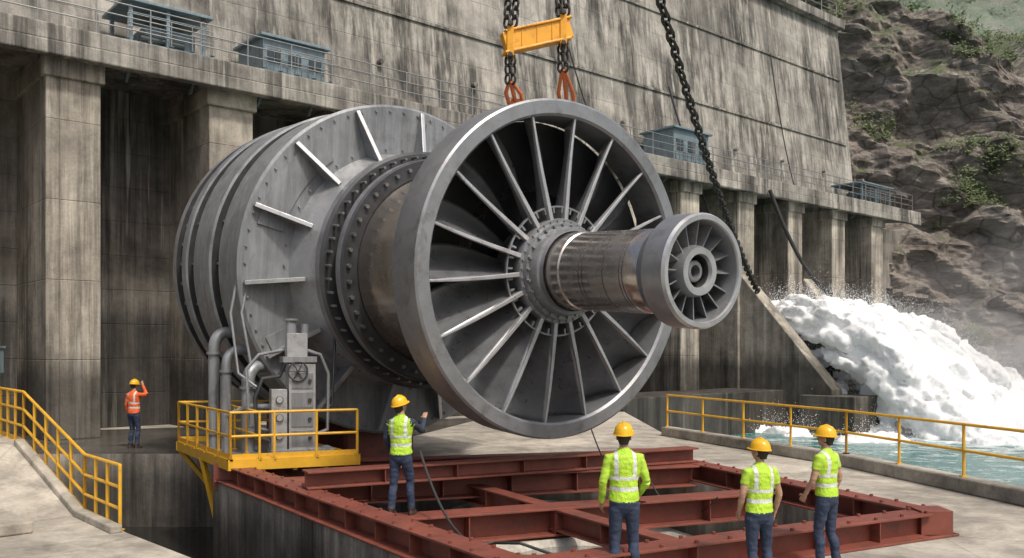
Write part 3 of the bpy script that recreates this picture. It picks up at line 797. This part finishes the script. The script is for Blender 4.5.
for i in range(na+1):
    a=-.2+1.2*(i/na)**1.25
    bp=bpt(a)
    top=40-14*min(1,max(0,(a-.06)/.28))+3.0*noise.noise(V((a*13,0,3)))+ (14*(a-.4) if a>.4 else 0)
    for j in range(nh+1):
        h=-3+(top+3)*min(1,j/(nh*.82)); over=max(0,j/nh-.82)/.18
        setb=h*.22+1.9*math.floor((h+2.5*noise.noise(V((a*12,1,0))))/6.5)*.6
        p=V((bp.x,bp.y+setb+over*20,h+over*7))
        sp_=V((p.x*.9,p.y*.9,p.z*1.6+p.x*.45))
        dsp=noise.ridged_multi_fractal(sp_*.10,1,2,4,1,2)*2.3-2.2
        vo_=noise.voronoi(V((sp_.x,sp_.y,sp_.z*.5))*.28)[0]; dsp+=(vo_[1]-vo_[0])*1.9
        vo_=noise.voronoi(sp_*.8)[0]; dsp+=(vo_[1]-vo_[0])*.45
        dsp+=noise.fractal(sp_*.8,1,2,3)*.4
        p=p+V((.12,-1,.12))*dsp*(.9 if over<.05 else .4)
        vs.append(p)
        if h>3: cliffpts.append((p,h,over,top))
for i in range(na):
    for j in range(nh):
        o=i*(nh+1)+j; fs.append((o,o+nh+1,o+nh+2,o+1))
g=MB(); g.add(vs,fs); g.build('rock_cliff',[m_rock],smooth=False)

m_hill,nt,b=newmat('hazed_hill_forest'); v=coords(nt)
c=ramp(nt,noi(nt,v,.25,6,.75),[(.3,(.12,.165,.12)),(.5,(.18,.225,.165)),(.7,(.25,.285,.22))])  # distance haze is mixed into these paler greens
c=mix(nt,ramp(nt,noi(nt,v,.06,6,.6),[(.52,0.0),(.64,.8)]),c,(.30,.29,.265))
nt.links.new(c,b.inputs['Base Color']); b.inputs['Roughness'].default_value=1; bump(nt,b,noi(nt,v,.9,6,.8),1,.8)
vs=[];fs=[];n1,n2=150,110; hp=[]
def hz(x,y):
    k=(y-92)/130
    ridge=118-.10*(x-40)+10*noise.noise(V((x*.02,0,7)))
    return -2+ridge*min(1,max(0,k))**.85+noise.fractal(V((x,y,0))*.04,1,2,5)*9+noise.fractal(V((x,y,0))*.3,1,2,3)*1.2
for i in range(n1+1):
    for j in range(n2+1):
        x=-160+520*i/n1; y=92+190*j/n2; p=V((x,y,hz(x,y))); vs.append(p)
        if 10<x<200 and y<235: hp.append(p)
for i in range(n1):
    for j in range(n2):
        o=i*(n2+1)+j; fs.append((o,o+n2+1,o+n2+2,o+1))
g=MB(); g.add(vs,fs); g.build('distant_hill',[m_hill])

def leafmat(name,a,b_):
    m,nt,b=newmat(name); v=coords(nt)
    nt.links.new(ramp(nt,noi(nt,v,1.1,4),[(.3,a),(.7,b_)]),b.inputs['Base Color']); b.inputs['Roughness'].default_value=.8
    return m
m_leaf=leafmat('shrub_leaves',(.06,.09,.035),(.15,.185,.08)); m_leaf2=leafmat('hazed_far_leaves',(.095,.14,.09),(.185,.23,.155))  # the far set is paler, with distance haze put into the colour
def clump(mb,c,r,n,s,rnd):
    for i in range(n):
        d=V((rnd.gauss(0,1),rnd.gauss(0,1),rnd.gauss(0,.7))).normalized()*r*rnd.uniform(.4,1.1)
        if d.z<-.3*r: d.z*=-.6
        p=c+d; a=V((rnd.gauss(0,1),rnd.gauss(0,1),rnd.gauss(0,1))).normalized(); b=a.orthogonal().normalized(); k=s*rnd.uniform(.6,1.4)
        mb.add([p+a*k,p+b*k*.6,p-a*k,p-b*k*.6],[(0,1,2,3)])
g=MB(); k=0
for p,h,over,top in rnd.sample(cliffpts,16000):
    nv=noise.noise(p*.15)+ (h/top-.75)*.6+over*.8
    if nv>.18 and k<1500 and p.x<75:
        k+=1; clump(g,p+V((0,-.2,.2)),rnd.uniform(.3,1.0),48,.12,rnd)
g.build('cliff_shrubs',[m_leaf],smooth=False,norm=False)
g=MB()
for p in rnd.sample(hp,min(len(hp),2600)):
    if noise.noise(p*.03)>-.25: clump(g,p+V((rnd.uniform(-2,2),rnd.uniform(-2,2),1)),rnd.uniform(1.0,2.6),26,.42,rnd)
g.build('hill_trees',[m_leaf2],smooth=False,norm=False)

# ------------------------------------------------------------ people
def flat(name,col,rough=.8,sc=20,bs=.3,metal=0): 
    m,nt,b=newmat(name); v=coords(nt)
    nt.links.new(ramp(nt,noi(nt,v,6,6),[(.3,mul(col,.75)),(.7,mul(col,1.15))]),b.inputs['Base Color'])
    b.inputs['Roughness'].default_value=rough; b.inputs['Metallic'].default_value=metal
    if bs: bump(nt,b,noi(nt,coords(nt,(1,1,.5)),sc,4),bs,.02)
    return m
def vestmat(name,col,strap=True):
    m,nt,b=newmat(name)
    tc=N(nt,'ShaderNodeTexCoord'); sp=N(nt,'ShaderNodeSeparateXYZ'); nt.links.new(tc.outputs['Object'],sp.inputs[0])
    x=math_(nt,'ABSOLUTE',sp.outputs[0]); zz=sp.outputs[2]
    def band(v,c,hw): return math_(nt,'LESS_THAN',math_(nt,'ABSOLUTE',math_(nt,'SUBTRACT',v,c)),hw)
    h=math_(nt,'MAXIMUM',band(zz,1.075,.024),band(zz,1.195,.02))
    vs_=math_(nt,'MULTIPLY',band(x,.105,.022),math_(nt,'GREATER_THAN',zz,1.21))
    s=math_(nt,'MAXIMUM',h,vs_)
    f=noi(nt,coords(nt),5,6)
    c=ramp(nt,f,[(.3,mul(col,.75)),(.7,mul(col,1.08))])
    c=mix(nt,s,c,(.60,.63,.60)); nt.links.new(c,b.inputs['Base Color']); b.inputs['Roughness'].default_value=.7
    bump(nt,b,noi(nt,coords(nt,(1,1,.6)),11,4),.9,.04)
    return m
m_skin=flat('skin',(.42,.25,.17),.55,30,.1); m_hair=flat('hair',(.02,.015,.012),.7,60,.4)
m_lime=vestmat('hi_vis_lime',(.42,.66,.04)); m_orange=vestmat('hi_vis_orange',(.85,.14,.03))
m_limes=flat('lime_sleeve',(.40,.62,.05)); m_navy=flat('navy_sleeve',(.025,.035,.06)); m_oslv=flat('orange_sleeve',(.75,.13,.03))
m_jean=flat('navy_trousers',(.028,.042,.08),.85,14,.8); m_boot=flat('boot_leather',(.05,.032,.022),.6); m_helm=flat('helmet_plastic',(.80,.44,.015),.28,5,0)
m_eye=flat('eye_white',(.7,.7,.68),.3,5,0); m_lip=flat('lips',(.32,.13,.1),.5,5,0)
def remeshed(mb,vox,tags=None,smooth=3):
    tmp=mb.build('tmp',[],smooth=False)
    md=tmp.modifiers.new('r','REMESH'); md.mode='VOXEL'; md.voxel_size=vox
    if smooth:
        s=tmp.modifiers.new('s','SMOOTH'); s.iterations=smooth; s.factor=.5
    dg=bpy.context.evaluated_depsgraph_get(); me=bpy.data.meshes.new_from_object(tmp.evaluated_get(dg)); 
    bpy.data.objects.remove(tmp); return me
def hand(w,d,palmn,curl,vox=.0042,side=1):
    d=V(d).normalized(); pn=V(palmn); pn=(pn-d*pn.dot(d)).normalized(); s=d.cross(pn).normalized()*side
    g=MB()
    g.rings([(w-d*.03,s*.026,pn*.022),(w+d*.01,s*.028,pn*.02),(w+d*.04,s*.038,pn*.018),(w+d*.085,s*.042,pn*.015),(w+d*.098,s*.036,pn*.011)],14)
    for i,(o,L) in enumerate(((.031,.072),(.011,.080),(-.010,.074),(-.030,.058))):
        p=w+d*.088+s*o; pts=[p-d*.02,p]; dd=d.copy()
        for k,fr in enumerate((.45,.3,.25)):
            dd=(dd*math.cos(curl*(1,1.1,.8)[k])+pn*math.sin(curl*(1,1.1,.8)[k])).normalized()
            p=p+dd*L*fr; pts.append(p.copy())
        g.tube(pts,[.0095,.0095,.0088,.008,.0065],8)
    p=w+d*.03+s*.032; t1=(d*.6+s*.65+pn*.35).normalized(); t2=(d*.9+s*.25+pn*.5).normalized()
    g.tube([p-s*.012,p+t1*.032,p+t1*.032+t2*.028,p+t1*.032+t2*.05],[.014,.0115,.0105,.0075],8)
    return remeshed(g,vox,smooth=1)
def person(name,loc,heading,h=1.78,vest=None,slv=None,arms=None,feet=((-.12,0),(.12,.03)),head=(0,0),longsl=True,hipx=0):
    e=empty(name,loc,(0,0,heading)); S=h/1.78; e.scale=(S,S,S)
    z=V((0,0,1)); g=MB(); tags=[]
    def tag(t): 
        while len(tags)<len(g.v): tags.append(t)
    X=V((1,0,0));Y=V((0,1,0))
    def rr(c,rx,ry): return (V(c),X*rx,Y*ry)
    g.rings([rr((hipx,0,.80),.10,.09),rr((hipx,-.005,.85),.160,.118),rr((hipx,-.012,.92),.168,.128),rr((hipx*.8,0,1.0),.155,.112),rr((hipx*.5,0,1.03),.145,.105)],28); tag(0)
    for sgn,(fx,fy) in zip((-1,1),feet):
        hip=V((sgn*.085+hipx,-.005,.90)); kn=V((fx*.85+sgn*.005+hipx*.5,fy*.5+.035,.49)); an=V((fx,fy-.02,.10))
        g.tube([hip+z*.03,hip-z*.06,(hip*.55+kn*.45),kn+z*.03,kn-z*.05,(kn*.6+an*.4)-Y*.018,(kn*.25+an*.75),an-z*.005],[.085,.096,.082,.066,.062,.064,.057,.062],16); tag(0)
        g.rings([rr((fx,fy-.02,.14),.045,.05),rr((fx,fy-.015,.09),.046,.062),rr((fx,fy+.03,.06),.048,.115),rr((fx,fy+.045,.03),.052,.14),rr((fx,fy+.045,.0),.053,.142)],18); tag(3)
    g.rings([rr((hipx*.9,-.004,.945),.172,.132),rr((hipx*.9,0,.96),.174,.134),rr((hipx*.6,0,1.05),.160,.122),rr((0,.003,1.16),.164,.124),rr((0,0,1.28),.184,.134),rr((0,-.006,1.38),.194,.130),rr((0,-.01,1.44),.172,.108),rr((0,-.008,1.49),.105,.08),rr((0,-.004,1.52),.066,.066)],32); tag(1)
    g.rings([rr((0,-.01,1.46),.056,.06),rr((0,0,1.56),.052,.056),rr((0,.01,1.62),.050,.054)],16); tag(4)
    hands=[]
    for sgn,(el_,wr) in zip((-1,1),arms):
        sh=V((sgn*.180,-.005,1.41)); el_=V(el_); wr=V(wr)
        g.tube([sh-X*sgn*.06+z*.005,sh,sh*.5+el_*.5],[.06,.065,.054 if longsl else .058],14); tag(2)
        g.tube([sh*.5+el_*.5,el_],[.054 if longsl else .044,.047 if longsl else .040],14); tag(2 if longsl else 4)
        g.tube([el_,el_*.6+wr*.4,wr],[.047 if longsl else .040,.044 if longsl else .038,.036 if longsl else .027],14); tag(2 if longsl else 4)
        hands.append((wr,wr-el_,sgn))
    me=remeshed(g,.0115,smooth=3)
    src=[(v,t) for v,t in zip(g.v,tags)]
    for f in g.f:
        if len(f)>4: continue
        c=sum((g.v[i] for i in f),V())/len(f); src.append((c,tags[f[0]]))
        for i in range(len(f)): src.append(((g.v[f[i]]+g.v[f[(i+1)%len(f)]])/2,tags[f[0]]))
    kd=kdtree.KDTree(len(src))
    for i,(v,t) in enumerate(src): kd.insert(v,i)
    kd.balance()
    for m in (m_jean,vest,slv,m_boot,m_skin): me.materials.append(m)
    for p in me.polygons:
        c=p.center
        t=src[kd.find(c)[1]][1]
        if abs(c.x)<.2 and c.z>.945 and c.z<1.5 and t==0: t=1
        p.material_index=t
    for v,nn_ in zip(me.vertices,[v.normal.copy() for v in me.vertices]):
        if v.co.z>.14:
            k=.007
            if v.co.z<.5: k=.010
            v.co+=nn_*(noise.noise(V((v.co.x*9,v.co.y*9,v.co.z*18+loc[0]*5)))*k+noise.noise(V((v.co.x*20,v.co.y*20,v.co.z*35+loc[0]*5)))*.003)
    me.shade_smooth()
    ob=bpy.data.objects.new('body',me); scene.collection.objects.link(ob); ob.parent=e
    for wr,dd,sgn in hands:
        palm=V((-sgn,.25,0)) if wr.z<1.3 else V((0,1,-.1))
        hm=hand(wr,dd,palm,.38 if wr.z<1.3 else .2,side=1 if sgn>0 else -1)
        hm.materials.append(m_skin); hm.shade_smooth(); ho=bpy.data.objects.new('hand',hm); scene.collection.objects.link(ho); ho.parent=e
    hd=bpy.data.objects.new('head',None); scene.collection.objects.link(hd); hd.parent=e
    hd.location=(0,.01,1.58); hd.rotation_euler=(head[1],0,head[0])
    g=MB()
    g.ell((0,-.005,.095),(.076,.094,.100),20); g.ell((0,.028,.035),(.056,.062,.062),16); g.ell((0,.062,.0),(.026,.024,.02),12)
    g.tube([(0,.085,.085),(0,.103,.058),(0,.108,.045)],[.008,.012,.015],10)
    g.ell((0,.083,.10),(.05,.012,.014),12)
    for s in (-1,1):
        g.ell((s*.078,-.005,.065),(.009,.019,.032),12); g.ell((s*.038,.068,.045),(.02,.02,.02),10)
    g.tube([(0,-.01,-.03),(0,-.01,.04)],[.050,.054],14)
    hm=remeshed(g,.006,smooth=2); hm.materials.append(m_skin); hm.shade_smooth()
    ho=bpy.data.objects.new('face',hm); scene.collection.objects.link(ho); ho.parent=hd
    g=MB()
    for s in (-1,1): g.ell((s*.031,.083,.078),(.012,.008,.007),10,0); g.ell((s*.031,.0895,.078),(.005,.003,.005),8,1); g.beam((s*.018,.092,.098),(s*.046,.087,.098),.006,.006,1)
    g.ell((0,.090,.018),(.022,.006,.005),10,2)
    g.build('eyes_brows_mouth',[m_eye,m_hair,m_lip],hd)
    g=MB(); g.ell((0,-.022,.085),(.081,.088,.088),20); g.rings([rr((0,-.05,.0),.05,.04),rr((0,-.04,.05),.07,.055)],16)
    g.build('hair',[m_hair],hd)
    g=MB()
    prof=[(.0,1.06),(.012,1.05),(.03,.995),(.06,.95),(.095,.80),(.120,.55),(.132,.28),(.135,.05)]
    g.rings([(V((0,0,.108+a)),X*.108*q,Y*.130*q) for a,q in prof],32)
    g.rings([(V((0,.012,.104)),X*.122,Y*.155),(V((0,.010,.110)),X*.124,Y*.157),(V((0,0,.117)),X*.108,Y*.132)],32)
    g.tube([(0,-.115,.155),(0,-.07,.218),(0,0,.244),(0,.07,.218),(0,.118,.155)],[.012,.016,.017,.016,.012],8)
    g.build('hard_hat',[m_helm],hd,angle=50)
    return e
def gx(px,Y): return (px-512)/F*Y
person('construction_worker',(gx(624,10.45),10.45,0),R(4),1.82,m_lime,m_limes,
   (((-.245,-.02,1.14),(-.24,.10,.90)),((.255,-.04,1.15),(.20,.14,.98))),((-.11,0),(.13,.02)),head=(R(-12),R(6)),longsl=True)
person('construction_worker',(gx(760,10.2),10.2,0),R(14),1.66,m_lime,m_limes,
   (((-.235,.0,1.14),(-.215,.12,.92)),((.25,-.02,1.14),(.24,.08,.89))),((-.09,0),(.14,.04)),head=(R(28),R(4)),longsl=False,hipx=-.015)
person('construction_worker',(gx(826,11.1),11.1,0),R(40),1.73,m_lime,m_limes,
   (((-.235,.04,1.14),(-.20,.17,.95)),((.24,-.05,1.15),(.24,.05,.90))),((-.10,.04),(.12,-.06)),head=(R(20),R(4)),longsl=False,hipx=.015)
person('construction_worker',(gx(401,13.75),13.75,.17),R(-12),1.80,m_lime,m_navy,
   (((-.25,.02,1.16),(-.23,.16,.94)),((.27,.20,1.26),(.24,.40,1.44))),((-.13,-.06),(.13,.12)),head=(R(-30),R(16)))
person('construction_worker',(gx(134,24.8),24.8,0),R(-20),1.85,m_orange,m_oslv,
   (((-.235,-.02,1.14),(-.23,.06,.90)),((.38,.04,1.42),(.19,.12,1.66))),((-.10,0),(.12,.0)),head=(R(-10),R(-4)))
